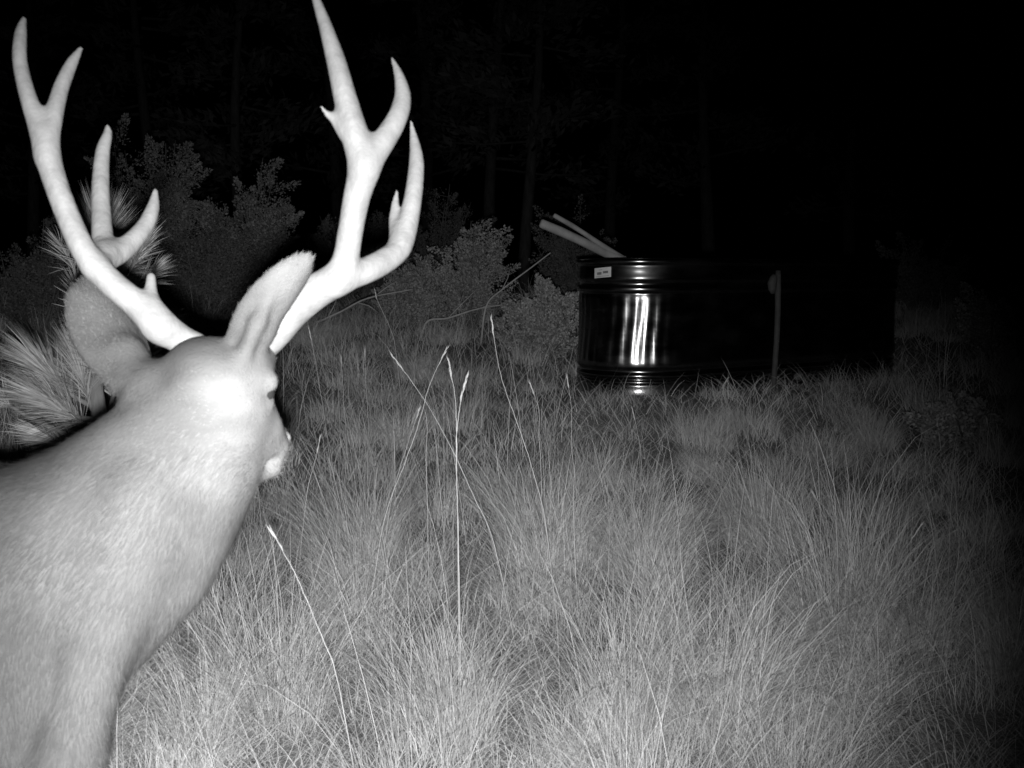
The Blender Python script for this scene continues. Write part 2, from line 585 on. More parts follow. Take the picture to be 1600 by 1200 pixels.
# neck (photograph columns, rows, depth, half thickness in photograph pixels)
nk = [(60, 905, 1.53, 172), (118, 880, 1.53, 166), (186, 829, 1.53, 146), (240, 768, 1.53, 128), (284, 712, 1.53, 107), (310, 666, 1.535, 88), (326, 630, 1.54, 72)]
nkp = [(P(a, b, d), r * d / FPX) for a, b, d, r in nk]
for (a, ra), (b, rb) in zip(nkp[:-1], nkp[1:]):
    FL.cone(a, b, ra, rb, 0.035, LAT, 0.80)
    dd = (a - b).normalized()
    m = (a + b) / 2
    flow.append((m.x, m.y, m.z, dd.x, dd.y, dd.z - .5))
# front of the chest, sloping down to the foreleg
FL.cone(P(192, 930, 1.53), P(105, 1090, 1.54), .058, .050, 0.05, LAT, 0.95)
flow.append((-.58, 1.5, .62, -.3, 0, -1))
# shoulder blade, and the swell of the neck in front of it
FL.cone((-.83, 1.435, .82), (-.725, 1.395, .66), .060, .062, 0.012)
FL.cone((-.725, 1.395, .66), (-.715, 1.40, .48), .062, .055, 0.012)
FL.cone(P(238, 785, 1.465), P(165, 960, 1.455), .064, .048, 0.03)
FL.cone(P(165, 960, 1.455), P(104, 1180, 1.465), .048, .046, 0.025)
FL.cone(P(104, 1180, 1.465), (-.675, 1.455, .42), .048, .036, 0.03)
flow.append((-.75, 1.42, .7, -.6, 0, -1))
# throat
FL.cone(P(338, 745, 1.56), P(255, 880, 1.54), .040, .055, 0.05)
# head
HD = [(P(332, 602, 1.515), .060), (P(354, 616, 1.53), .056), (P(376, 647, 1.555), .043), (P(400, 676, 1.58), .036), (P(415, 692, 1.60), .031)]
hax = (HD[-1][0] - HD[0][0]).normalized()
hright = Vector((1, 0, 0)); hright = (hright - hax * hright.dot(hax)).normalized()
hup = hright.cross(hax).normalized()
for (a, ra), (b, rb) in zip(HD[:-1], HD[1:]):
    FL.cone(a, b, ra, rb, 0.025, hright, 0.95)
    m = (a + b) / 2
    flow.append((m.x, m.y, m.z, -hax.x, -hax.y, -hax.z))
FL.cone(P(346, 682, 1.535), P(410, 722, 1.595), .038, .022, 0.03)             # jaw
FL.cone(P(350, 648, 1.525), P(356, 682, 1.54), .037, .034, 0.04)               # cheek
FL.cone(P(338, 600, 1.51), P(342, 650, 1.515), .040, .038, 0.05)               # swelling below the ear
FL.cone(P(422, 683, 1.615), P(430, 694, 1.615), .023, .020, 0.012)             # nose
FL.cone(P(437, 699, 1.60), P(424, 709, 1.59), .013, .013, 0.008)               # upper lip
FL.cone(P(427, 732, 1.59), P(408, 734, 1.58), .013, .015, 0.008)               # chin
for k_ in range(6):                                                            # mouth
    FL.cut(P(447 - 6 * k_, 718 + 1.2 * k_, 1.585 - .004 * k_), .0075, .004)
eyeR = P(413, 612, 1.526)
FL.cone(P(396, 588, 1.512), P(420, 597, 1.522), .019, .014, 0.012)             # brow
FL.cone(P(398, 628, 1.528), P(415, 629, 1.533), .015, .011, 0.010)
eyeL = HD[1][0] + (HD[1][0] - eyeR) - (HD[1][0] - eyeR).dot(hax) * hax * 2
FL.cone(HD[1][0] + (eyeL - HD[1][0]) * .8 + hup * .014, eyeL + hup * .014, .018, .014, 0.018)
# poll and pedicles
FL.cone(P(270, 604, 1.53), P(304, 582, 1.535), .034, .034, 0.035)
FL.cone(P(318, 572, 1.54), P(388, 572, 1.55), .033, .036, 0.03)
FL.cone(P(316, 566, 1.57), P(298, 545, 1.575), .028, .020, 0.02)
FL.cone(P(385, 556, 1.57), P(402, 545, 1.575), .032, .026, 0.025)

# ears: cupped sheets
def ear(base, tip, lateral, back, wmax, bend, curl, lean=0.0):
    base, tip = Vector(base), Vector(tip)
    ax = (tip - base); L = ax.length; ax.normalize()
    lat = Vector(lateral); lat = (lat - ax * lat.dot(ax)).normalized()
    nb = Vector(back); nb = (nb - ax * nb.dot(ax) - lat * nb.dot(lat)).normalized()
    NT, NS = 20, 9
    for i in range(NT + 1):
        t = i / NT
        w = wmax * (0.50 + 0.50 * math.sin(min(1, t / 0.55) * math.pi / 2)) * math.sqrt(max(0.0, 1 - max(0, (t - 0.42) / 0.585) ** 2.3))
        cw = curl * (1.6 - 1.0 * t)
        for j in range(NS):
            s_ = -1 + 2 * j / (NS - 1)
            ang = s_ * cw
            p = base + ax * (L * t) + lat * (w * math.sin(ang) / max(.4, math.sin(min(cw, 1.57)))) - nb * (w * (1 - math.cos(ang)) / max(.4, math.sin(min(cw, 1.57)))) + nb * (bend * math.sin(math.pi * t)) + lat * (lean * t * t)
            er = .0056 + .0022 * (abs(s_) > .95)
            FL.cone(p, p + ax * 0.006, er, er, 0.007)
    FL.cone(base - ax * .03, base + ax * L * .22, wmax * .62, wmax * .45, 0.03)
    m = base + ax * L * .6
    flow.append((m.x, m.y, m.z, ax.x, ax.y, ax.z))
ear(P(216, 588, 1.535), P(139, 443, 1.615), (1, .15, -.6), (0, -1, 0), .050, .006, .85)
ear(P(386, 552, 1.520), P(475, 411, 1.490), (.80, .60, .5), (.25, -1, .2), .0335, .004, 1.15)

FL.cone(P(376, 565, 1.49), P(402, 505, 1.482), .011, .010, 0.012)      # folded front edge of the near ear
FL.cone(P(402, 505, 1.482), P(430, 440, 1.478), .010, .004, 0.010)
# legs
def chain(pts, k=0.03, lat=None, sq=1.0):
    for a, b in zip(pts[:-1], pts[1:]):
        FL.cone(a[:3], b[:3], a[3], b[3], k, lat, sq)
        d = Vector(b[:3]) - Vector(a[:3]); d.normalize(); m = (Vector(a[:3]) + Vector(b[:3])) / 2
        flow.append((m.x, m.y, m.z, d.x, d.y, d.z))
hooves = []
def foreleg(y, dx, s=0.0):
    xh = -0.615 + dx + s
    g = gz(xh, y)
    chain([(a + s, y, z, rr_) for a, z, rr_ in ((-.735, .74, .095), (-.675, .645, .080), (-.680, .54, .064), (-.655 + dx * .5, .42, .040), (-.648 + dx * .8, .31, .030), (-.650 + dx, .25, .021), (-.650 + dx, .12, .019), (-.642 + dx, .09, .024), (-.622 + dx, g + .045, .020))])
    hooves.append((xh, y, g))
def hindleg(y, dx):
    xh = -1.60 + dx
    g = gz(xh, y)
    chain([(-1.58, y, .76, .125), (-1.46, y, .58, .105), (-1.50 + dx * .3, y, .49, .070), (-1.62 + dx, y, .41, .038), (-1.655 + dx, y, .385, .033), (-1.645 + dx, y, .30, .025), (-1.63 + dx, y, .13, .021), (-1.625 + dx, y, .10, .025), (-1.605 + dx, y, g + .045, .020)])
    hooves.append((xh, y, g))
foreleg(1.455, 0.0); foreleg(1.615, -0.10, -.085)
hindleg(1.555, 0.0); hindleg(1.725, 0.14)
chain([(-1.79, by(-1.8), .80, .030), (-1.85, by(-1.85), .72, .026), (-1.865, by(-1.86), .60, .020), (-1.86, by(-1.86), .54, .024), (-1.855, by(-1.86), .50, .010)], 0.02)   # tail
DV, DQ = FL.extract()
DV = smooth_mesh(DV, DQ, 3)
NAPE = [(-80, 745), (0, 732), (100, 715), (150, 680), (200, 637), (250, 598), (285, 565)]
NAPE = np.array([tuple(P(a, b, 1.53)) for a, b in NAPE] + [(-1.1, 1.58, .94), (-1.4, 1.6, .94), (-1.7, 1.63, .92)])
def tone(p):
    """coat markings (dark nape and back, pale muzzle, eye ring, throat, ears) plus painted flash glare and falloff"""
    g = lambda c, s: np.exp(-((p - np.array(c)) ** 2).sum(1) / s ** 2)
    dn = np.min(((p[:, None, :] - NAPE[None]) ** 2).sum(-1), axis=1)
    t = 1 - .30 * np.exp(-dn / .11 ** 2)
    t = t * (.46 + .54 / (1 + np.exp(-(p[:, 0] + .62) / .035)))  # greyer body coat, darkened further to paint in the flash beam's falloff
    t = t + .85 * g(HD[-1][0], .075) + .45 * g(eyeR, .05) + .2 * g(HD[2][0], .08) + .55 * g(P(352, 622, 1.46), .045) + .25 * g(P(350, 730, 1.5), .08)  # pale muzzle, eye ring and throat; the cheek spot is painted flash glare
    t = t + .3 * g(P(150, 480, 1.58), .05) + .42 * g(P(385, 655, 1.52), .10) + .8 * g(P(455, 440, 1.48), .06)  # paler ears; flash overexposure of the head painted into the coat
    n3 = np.sin(p[:, 0] * 31 + 2 * np.sin(p[:, 2] * 23)) * np.sin(p[:, 2] * 27 + p[:, 1] * 19 + 2 * np.sin(p[:, 0] * 17))
    return t * (1 + .06 * n3)
DV = DV + .0022 * (np.sin(DV[:, :1] * 43 + 3 * np.sin(DV[:, 2:] * 21)) * np.sin(DV[:, 2:] * 37 + DV[:, 1:2] * 29)) * np.array([[.3, -1, .3]])
deer = thing('deer', (-.65, 1.455, gz(-.65, 1.455)), 'antlered buck deer turning its head away beside the camera', 'deer')
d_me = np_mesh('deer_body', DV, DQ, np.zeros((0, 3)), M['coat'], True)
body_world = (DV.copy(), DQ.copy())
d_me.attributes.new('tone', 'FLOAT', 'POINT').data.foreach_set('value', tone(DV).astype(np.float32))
part('body', d_me, deer)

# coat of short hair
def fur(V, Q, n, lo, hi, wid, seed):
    rg = np.random.default_rng(seed)
    A, B, C_, D_ = (V[Q[:, i]] for i in range(4))
    nr = np.cross(C_ - A, D_ - B)
    ar = np.linalg.norm(nr, axis=1); nr = nr / np.maximum(ar, 1e-12)[:, None]
    ce = (A + B + C_ + D_) / 4
    wgt = ar * np.where(ce[:, 0] > -1.15, 1.0, 0.35) * np.where(ce[:, 2] > .35, 1, .4)
    pick = rg.choice(len(Q), n, p=wgt / wgt.sum())
    u = rg.random((n, 1)); v = rg.random((n, 1))
    p = (A[pick] * (1 - u) + B[pick] * u) * (1 - v) + (D_[pick] * (1 - u) + C_[pick] * u) * v
    N = nr[pick]
    fp = np.array(flow); 
    dirs = np.zeros((n, 3)); 
    for i0 in range(0, n, 20000):
        q = p[i0:i0 + 20000]
        d2 = ((q[:, None, :] - fp[None, :, :3]) ** 2).sum(-1)
        w = 1 / (d2 + 1e-4) ** 2
        dirs[i0:i0 + 20000] = (w[:, :, None] * fp[None, :, 3:]).sum(1) / w.sum(1)[:, None]
    dirs -= N * (dirs * N).sum(1)[:, None]
    dirs /= np.maximum(np.linalg.norm(dirs, axis=1), 1e-6)[:, None]
    dirs = dirs + N * rg.uniform(.10, .38, (n, 1)) + rg.normal(0, .16, (n, 3))
    dirs /= np.linalg.norm(dirs, axis=1)[:, None]
    dh = np.min(((p[:, None, :] - np.array([tuple(h[0]) for h in HD])[None]) ** 2).sum(-1), axis=1)[:, None]
    L = rg.uniform(lo, hi, (n, 1)) * np.where(dh < .09 ** 2, .55, 1.0) * np.where(p[:, 2:3] > 1.07, .36, np.where(p[:, 2:3] > .96, .55, 1.0)) * np.where(p[:, 2:3] < .4, .5, 1)
    side = np.cross(dirs, N); side /= np.maximum(np.linalg.norm(side, axis=1), 1e-6)[:, None]
    side *= wid * rg.uniform(.7, 1.3, (n, 1))
    root_ = p - N * .001
    tip = root_ + dirs * L - N * (L * .10)
    T = np.stack([root_ - side, root_ + side, tip], 1).reshape(-1, 3)
    me = np_mesh('deer_fur', T, np.zeros((0, 4)), np.arange(3 * n).reshape(-1, 3), M['fur'])
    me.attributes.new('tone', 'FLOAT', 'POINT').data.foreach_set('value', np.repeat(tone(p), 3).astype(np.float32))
    return me
part('fur', fur(DV, DQ, 260000, .014, .028, .0008, 3), deer, 'stuff')

# antlers
def antler(name, chains):
    AF_pts = []
    fld = None
    allp = []
    for ch in chains:
        rows = []
        for (px, py, d, th) in ch:
            q = P(px, py, d)
            rows.append((q.x, q.y, q.z, max(.0022, th * .54 * d / FPX)))
        allp.append(catmull(rows, 5))
    cat = np.concatenate(allp)
    lo = cat[:, :3].min(0) - .05; hi = cat[:, :3].max(0) + .05
    fld = Field(lo, hi, .0031)
    rg = random.Random(5)
    for c in allp:
        one = Field(lo, hi, .0031)
        for a, b in zip(c[:-1], c[1:]):
            one.cone(a[:3], b[:3], max(a[3], .002), max(b[3], .002), .0008)
        fld.union((slice(None),) * 3, one.D, .016)
    V, Q = fld.extract()
    V = smooth_mesh(V, Q, 2)
    return part('antler', np_mesh(name, V, Q, np.zeros((0, 3)), M['antler'], True), deer)
antler('antler_a', [
    [(308, 540, 1.575, 36), (282, 530, 1.57, 42), (250, 508, 1.555, 46), (212, 474, 1.545, 40), (170, 438, 1.535, 38), (130, 390, 1.53, 35), (96, 312, 1.53, 33), (76, 252, 1.53, 34), (60, 200, 1.53, 28), (42, 145, 1.53, 23), (31, 95, 1.535, 20), (32, 55, 1.54, 17), (37, 30, 1.545, 8)],
    [(74, 245, 1.53, 24), (82, 195, 1.535, 25), (93, 145, 1.545, 22), (110, 103, 1.555, 17), (126, 76, 1.56, 7)],
    [(148, 418, 1.535, 28), (162, 402, 1.57, 36), (160, 370, 1.61, 30), (157, 300, 1.65, 25), (160, 240, 1.67, 20), (168, 210, 1.68, 13), (168, 196, 1.68, 5)],
    [(160, 402, 1.57, 34), (188, 393, 1.60, 32), (222, 360, 1.64, 25), (238, 328, 1.66, 19), (243, 298, 1.67, 7)],
    [(248, 512, 1.55, 40), (240, 485, 1.552, 28), (236, 460, 1.562, 19), (236, 433, 1.575, 13)]])
antler('antler_b', [
    [(396, 552, 1.575, 46), (425, 522, 1.57, 50), (455, 486, 1.565, 52), (492, 456, 1.56, 50), (528, 434, 1.555, 46), (540, 405, 1.55, 38), (547, 365, 1.54, 36), (556, 315, 1.53, 38), (567, 262, 1.52, 44), (556, 215, 1.515, 40), (540, 155, 1.51, 34), (525, 95, 1.505, 28), (509, 42, 1.50, 20), (495, 2, 1.50, 13), (486, -25, 1.50, 4)],
    [(572, 262, 1.52, 34), (594, 228, 1.525, 35), (618, 190, 1.535, 30), (629, 155, 1.545, 25), (624, 120, 1.55, 15), (612, 90, 1.555, 4)],
    [(536, 205, 1.515, 14), (522, 188, 1.51, 11), (511, 178, 1.505, 8), (502, 167, 1.50, 3)],
    [(528, 436, 1.555, 38), (565, 425, 1.575, 38), (600, 408, 1.60, 36), (626, 385, 1.625, 33), (640, 340, 1.645, 28), (649, 280, 1.66, 24), (650, 240, 1.67, 19), (642, 189, 1.68, 4)],
    [(622, 385, 1.625, 20), (616, 350, 1.65, 16), (617, 322, 1.66, 11), (620, 298, 1.665, 4)]])

def sphere_data(c, r, sx=(1, 1, 1), seg=12, ring=8):
    V, F = [], []
    for j in range(ring + 1):
        th = math.pi * j / ring
        for i in range(seg):
            ph = 2 * math.pi * i / seg
            V.append(Vector((c[0] + r * sx[0] * math.sin(th) * math.cos(ph), c[1] + r * sx[1] * math.sin(th) * math.sin(ph), c[2] + r * sx[2] * math.cos(th))))
    for j in range(ring):
        for i in range(seg):
            i2 = (i + 1) % seg
            F.append((j * seg + i, (j + 1) * seg + i, (j + 1) * seg + i2, j * seg + i2))
    return V, F
for e in (eyeR, eyeL):
    V, F = sphere_data(e, .0155)
    part('eye', mesh('eye', V, F, M['eye']), deer)
V, F = [], []
for i in range(9):                     # lashes over the near eye
    a = eyeR + Vector((.010, -.002 + .003 * (i - 4), .012))
    V += [a, a + Vector((.0, .0012, 0)), a + Vector((.014, .001 * (i - 4), .002 - .0008 * i))]
    F.append((3 * i, 3 * i + 1, 3 * i + 2))
part('eyelashes', mesh('lashes', V, F, M['antler'], False), deer)
V, F = sphere_data(P(437, 684, 1.622), .016, (1.1, .8, .8))
part('nose_pad', mesh('nose_pad', V, F, M['nose']), deer)
for (x, y, g) in hooves:
    D = []
    for s in (-1, 1):
        rows = []; yy = y + s * .011
        V = []; F = []
        prof2 = [(g - .002, .030, .012), (g + .018, .027, .0115), (g + .042, .018, .010), (g + .062, .012, .008)]
        for (z, rx, ry) in prof2:
            for k in range(10):
                th = 2 * math.pi * k / 10
                V.append(Vector((x + .012 - (z - g) * .35 + rx * math.cos(th) * (1.25 if math.cos(th) > 0 else .9), yy + ry * math.sin(th), z)))
        for j in range(3):
            for k in range(10):
                k2 = (k + 1) % 10
                F.append((j * 10 + k, j * 10 + k2, (j + 1) * 10 + k2, (j + 1) * 10 + k))
        F.append(tuple(range(9, -1, -1))); F.append(tuple(30 + k for k in range(10)))
        D.append((V, F))
    V, F = join(D)
    part('hoof', mesh('hoof', V, F, M['hoof']), deer)

# ------------------------------------------------------------------ blades, needles and leaves
def blades(root, az, lean, droop, L, w, seg=4, sway=None, rg=RNG, twist=True):
    """ribbons: root (n,3); az azimuth; lean from the vertical at the base; droop added towards the tip; length; width"""
    n = len(root)
    pts = [root]
    cur = root.copy()
    side = np.stack([-np.sin(az), np.cos(az), np.zeros(n)], -1)
    tw = rg.uniform(-1.2, 1.2, n) if twist else np.zeros(n)
    curl = rg.normal(0, .45, n)
    for k in range(seg):
        u = (k + .5) / seg
        a = lean + droop * u ** 1.5
        azk = az + curl * u
        dv = np.stack([np.sin(a) * np.cos(azk), np.sin(a) * np.sin(azk), np.cos(a)], -1)
        cur = cur + dv * (L / seg)[:, None]
        pts.append(cur)
    sd = side * np.cos(tw)[:, None] + np.stack([np.cos(az), np.sin(az), np.zeros(n)], -1) * np.sin(tw)[:, None]
    V = np.zeros((n, 2 * seg + 1, 3))
    for k in range(seg):
        ww = (w * (1 - .75 * k / seg) * .5)[:, None]
        V[:, 2 * k] = pts[k] - sd * ww
        V[:, 2 * k + 1] = pts[k] + sd * ww
    V[:, 2 * seg] = pts[seg]
    base = (np.arange(n) * (2 * seg + 1))[:, None]
    q = np.concatenate([base + np.array([[2 * k, 2 * k + 1, 2 * k + 3, 2 * k + 2]]) for k in range(seg - 1)], 0) if seg > 1 else np.zeros((0, 4))
    t = base + np.array([[2 * seg - 2, 2 * seg - 1, 2 * seg]])
    return V.reshape(-1, 3), q, t

def tussock(cx, cy, n, rb, Lm, w, spread=.55, droop=1.0, wind=(0, 0), rg=RNG):
    az = rg.uniform(0, 2 * math.pi, n)
    r = rb * np.sqrt(rg.random(n))
    x = cx + r * np.cos(az); y = cy + r * np.sin(az)
    az2 = az + rg.normal(0, .5, n)
    wa, wm = rg.uniform(0, 6.283), rg.uniform(.1, .7)
    az2 = np.arctan2(np.sin(az2) + wm * math.sin(wa), np.cos(az2) + wm * math.cos(wa))
    z = ground(x, y) - .01
    L = Lm * np.clip(rg.normal(.82, .22, n), .25, 1.3)
    wild = rg.random(n) < .40
    lean = np.abs(rg.normal(0, spread * .55, n)) * (.35 + .9 * r / rb) + .03
    dr = np.clip(rg.normal(droop, .6, n), .05, 2.6) 
    dr = np.where(wild, dr + .9, dr); L = np.where(wild, L * 1.15, L)
    az2 = np.where(wild, az2 + rg.normal(0, 1.0, n), az2)
    V, q, t = blades(np.stack([x, y, z], -1), az2, lean, dr, L, w * rg.uniform(.6, 1.3, n), rg=rg)
    return V, q, t

def merge(parts_):
    Vs, Qs, Ts = [], [], []
    o = 0
    for V, q, t in parts_:
        Vs.append(V); Qs.append(q + o); Ts.append(t + o); o += len(V)
    return np.concatenate(Vs), np.concatenate(Qs), np.concatenate(Ts)

def ground_at(px, py, dmin=1.2, dmax=30):
    """where the ray through a photograph pixel meets the ground"""
    d = dmin
    while d < dmax:
        q = P(px, py, d)
        if q.z <= gz(q.x, q.y): return q
        d += .02
    return q

# named tussocks that stand out (column, row of the base, blades, size)
TUS = [
    (555, 905, 620, .46, 'broad pale grass tussock just right of the deer neck'),
    (845, 880, 620, .46, 'full pale grass tussock in the middle of the meadow'),
    (1010, 905, 560, .44, 'rounded grass tussock right of the tall central stalk'),
    (1195, 855, 480, .44, 'grass tussock below the thin post with upright blades'),
    (1310, 1010, 520, .50, 'large dim grass tussock arching at the lower right'),
    (690, 1145, 420, .44, 'bright grass tussock at the foot of the tallest stalk'),
    (985, 1130, 460, .46, 'grass tussock drooping low at the bottom centre right'),
    (1130, 1150, 420, .46, 'grass tussock fanning out at the bottom right of centre'),
    (430, 1110, 420, .42, 'near grass tussock in front of the deer chest'),
    (1420, 1010, 380, .42, 'darkest large grass tussock towards the right edge'),
]
tus_xy = []
for (px, py, nb, Lm, lab) in TUS:
    q = ground_at(px, py)
    tus_xy.append((q.x, q.y))
    V, qd, tr = tussock(q.x, q.y, int(nb * 1.7), .13, Lm, .0017, spread=.62, droop=1.35)
    me = np_mesh('tussock', V - np.array([q.x, q.y, q.z]), qd, tr, M['grass'])
    o = link('grass_tussock', me); o.location = q
    tag(o, lab, 'grass', 'grass tussocks of the meadow')

# the meadow between them
def in_deer_or_tank(x, y):
    return (tank_dist(x, y) < TR + .05)
parts_ = []
cl = []
y = 1.35
rg = np.random.default_rng(5)
while y < 11.5:
    step = .235 + .022 * max(0, y - 2)
    half = .62 * y + .9
    x = -half
    while x < half:
        jx, jy = x + rg.uniform(-.8, .8) * step, y + rg.uniform(-1.1, 1.1) * step
        x += step * rg.uniform(.75, 1.25)
        if in_deer_or_tank(jx, jy): continue
        if min((jx - a) ** 2 + (jy - b) ** 2 for a, b in tus_xy) < .15 ** 2: continue
        if jy > 8.5 and rg.random() < .35: continue
        cl.append((jx, jy))
    y += step * .92
for (x, y) in cl:
    far = max(0, y - 2)
    nb = int(np.clip(380 * rg.choice([.25, .7, 1.0, 1.5]) * rg.uniform(.8, 1.2) / (1 + .23 * far), 50, 620))
    near_tank = tank_dist(x, y) < TR + .55
    big = rg.random() < .30
    Lm = (rg.uniform(.34, .48) if big else rg.uniform(.18, .34)) * (.42 if near_tank else 1)
    if y > 3.6: Lm *= .72
    if y < 2.0: Lm *= .9
    if y > 3.2 and 930 < 800 + FPX * x / y < 1420: Lm = min(Lm, .19)
    w = (.0015 + .00034 * far) * (.7 if near_tank else 1)
    if y > 3.2 and 900 < 800 + FPX * x / y < 1450: w *= .62; nb = int(nb * 1.7)
    parts_.append(tussock(x, y, nb, rg.uniform(.06, .14) * (1 + .1 * far), Lm, w, spread=rg.uniform(.45, .9), droop=rg.uniform(.9, 1.9), rg=rg))
n = 1300
yy = 2.2 + 5.2 * rg.random(n) ** .8
xx = (rg.random(n) * 2 - 1) * (.55 * yy + .5)
col_ = 800 + FPX * xx / yy
keep = (tank_dist(xx, yy) > TR + .25) & ~((yy > 3.4) & (col_ > 880) & (col_ < 1450))
xx, yy = xx[keep], yy[keep]; n = len(xx)
parts_.append(blades(np.stack([xx, yy, ground(xx, yy) - .01], -1), rg.uniform(0, 6.28, n), np.abs(rg.normal(0, .16, n)), rg.uniform(0, .5, n), rg.uniform(.26, .56, n) * np.where(yy > 4.5, .75, 1), .0017 + .0003 * (yy - 2), rg=rg))
V, q, t = merge(parts_)
tag(link('grass', np_mesh('meadow_grass', V, q, t, M['grass'])), 'dry bunch grass covering the hillside meadow', 'grass', kind='stuff')
# short matted litter
n = 80000
yy = 1.3 + 8.5 * rg.random(n) ** 1.3
xx = (rg.random(n) * 2 - 1) * (.62 * yy + .8)
keep = ~in_deer_or_tank(xx, yy)
xx, yy = xx[keep], yy[keep]; n = len(xx)
V, q, t = blades(np.stack([xx, yy, ground(xx, yy) - .004], -1), rg.uniform(0, 6.28, n), rg.uniform(.5, 1.35, n), rg.uniform(0, .9, n), rg.uniform(.07, .24, n), .0018 + .0004 * np.maximum(0, yy - 2), seg=3, rg=rg)
tag(link('dead_grass', np_mesh('dead_grass', V, q, t, M['grass'])), 'short matted dead grass lying on the soil', 'grass', kind='stuff')

# ------------------------------------------------------------------ tall dry stalks
def stalk(pts, d, r, head, label, dd=0.0):
    """pts from the base upward in photograph pixels; d depth at the base"""
    rows = [P(px, py, d + dd * i / max(1, len(pts) - 1)) for i, (px, py) in enumerate(pts)]
    b0 = rows[0]
    g = gz(b0.x, b0.y)
    if b0.z > g:                      # carry the stem down to the soil
        dirv = (rows[0] - rows[1]).normalized()
        dirv = (dirv * .6 + Vector((0, 0, -1)) * .6).normalized()
        ext = b0 + dirv * ((b0.z - g + .02) / max(.3, -dirv.z))
        rows = [ext] + rows
    path = catmull([tuple(v) for v in rows], 6)
    path[1:-1] += np.random.default_rng(len(label) + int(r * 1e5)).normal(0, .0005, path[1:-1].shape)
    m_ = len(path)
    rad = [r * .68 * (1 - .55 * i / (m_ - 1)) for i in range(m_)]
    root = thing('grass_stalk', path[0], label, 'grass stalk', 'tall dry stalks in the meadow')
    V, F = tube_data(path, rad, 5)
    part('stem', mesh('stem', V, F, M['stalk']), root)
    if head:
        tipv = Vector(path[-1]); tdir = (tipv - Vector(path[-4])).normalized()
        dat = []
        k = 12
        for i in range(k):
            u = i / (k - 1)
            r_ = r * .55
            p0 = tipv - tdir * (head * (1 - u))
            a = random.uniform(0, 6.28)
            sd = Vector((math.cos(a), math.sin(a), .2))
            sd = (sd - tdir * sd.dot(tdir)).normalized()
            q = p0 + tdir * .009 + sd * .0016
            dat.append(tube_data([p0, q, q + tdir * .010 + sd * .0012], [r_ * .5, r_ * 1.2, r_ * .2], 5))
        V, F = join(dat)
        part('seed_head', mesh('seed_head', V, F, M['stalk']), root)
STALKS = [
    ([(719, 1010), (717, 880), (714, 760), (713, 690), (718, 640), (729, 590)], 2.55, .0022, .06, 'tallest pale upright stalk in the centre of the meadow'),
    ([(714, 730), (713, 660), (711, 620), (701, 566)], 2.56, .0016, .05, 'thin stalk rising behind the tallest upright stalk'),
    ([(772, 850), (740, 775), (700, 690), (660, 620), (613, 556)], 2.9, .0020, .05, 'long stalk leaning far left across the central stalks'),
    ([(600, 815), (630, 730), (655, 660), (672, 600), (697, 547)], 2.95, .0019, .05, 'long stalk leaning right with its tip by the crossing'),
    ([(852, 815), (835, 745), (815, 680), (795, 625), (780, 575), (768, 500)], 3.0, .0020, .05, 'tall curved stalk standing right of the crossed stalks'),
    ([(668, 800), (666, 720), (667, 665), (664, 640)], 3.0, .0015, .0, 'short straight stalk left of the tallest upright stalk'),
    ([(845, 730), (842, 680), (842, 640), (828, 600)], 3.3, .0015, .04, 'short stalk right of the tall curved stalk'),
    ([(900, 760), (893, 700), (893, 640), (886, 590)], 3.5, .0016, .04, 'stalk standing left of the tank foot'),
    ([(530, 1075), (505, 1000), (478, 935), (455, 885), (424, 830)], 2.05, .0017, .045, 'bright bowed stalk right in front of the deer chest'),
    ([(1108, 640), (1118, 622), (1136, 593)], 5.1, .0028, .05, 'short seed stalk slanting before the tank base'),
    ([(610, 790), (635, 700), (655, 640)], 3.1, .0015, .03, 'short stalk slanting right below the antler fork'),
    ([(620, 560), (612, 520), (590, 470), (586, 455)], 5.0, .0022, .04, 'far stalk under the right antler fork'),
    ([(512, 690), (505, 640), (492, 560), (483, 515)], 4.2, .0020, .05, 'far stalk right of the deer eye leaning left'),
    ([(575, 650), (572, 600), (570, 545)], 4.4, .0020, .05, 'far upright stalk between the deer face and crossed stalks'),
    ([(540, 670), (536, 610), (533, 560)], 4.3, .0020, .04, 'far upright stalk next nearest to the deer face'),
    ([(442, 680), (443, 600), (441, 515)], 3.9, .0018, .0, 'slim upright stalk rising close to the deer eye'),
    ([(480, 770), (490, 730), (500, 685)], 3.2, .0018, .05, 'short stalk just right of the deer chin'),
    ([(1300, 840), (1285, 800), (1270, 770)], 3.2, .0016, .03, 'short dim stalk below the thin post'),
    ([(1405, 880), (1420, 850), (1440, 820)], 3.0, .0020, .05, 'dim seed stalk leaning right at the right side'),
    ([(1555, 760), (1548, 700), (1542, 655)], 4.2, .0022, .03, 'dark upright stalk near the right edge'),
    ([(183, 1120), (186, 1070), (190, 1040)], 2.1, .0026, .03, 'short bright stalk beside the deer foreleg'),
    ([(1000, 700), (995, 670), (988, 640)], 4.2, .0022, .05, 'short stalk below the glint on the tank'),
]
for pts, d, r, hd, lab in STALKS:
    stalk(pts, d, r, hd, lab)

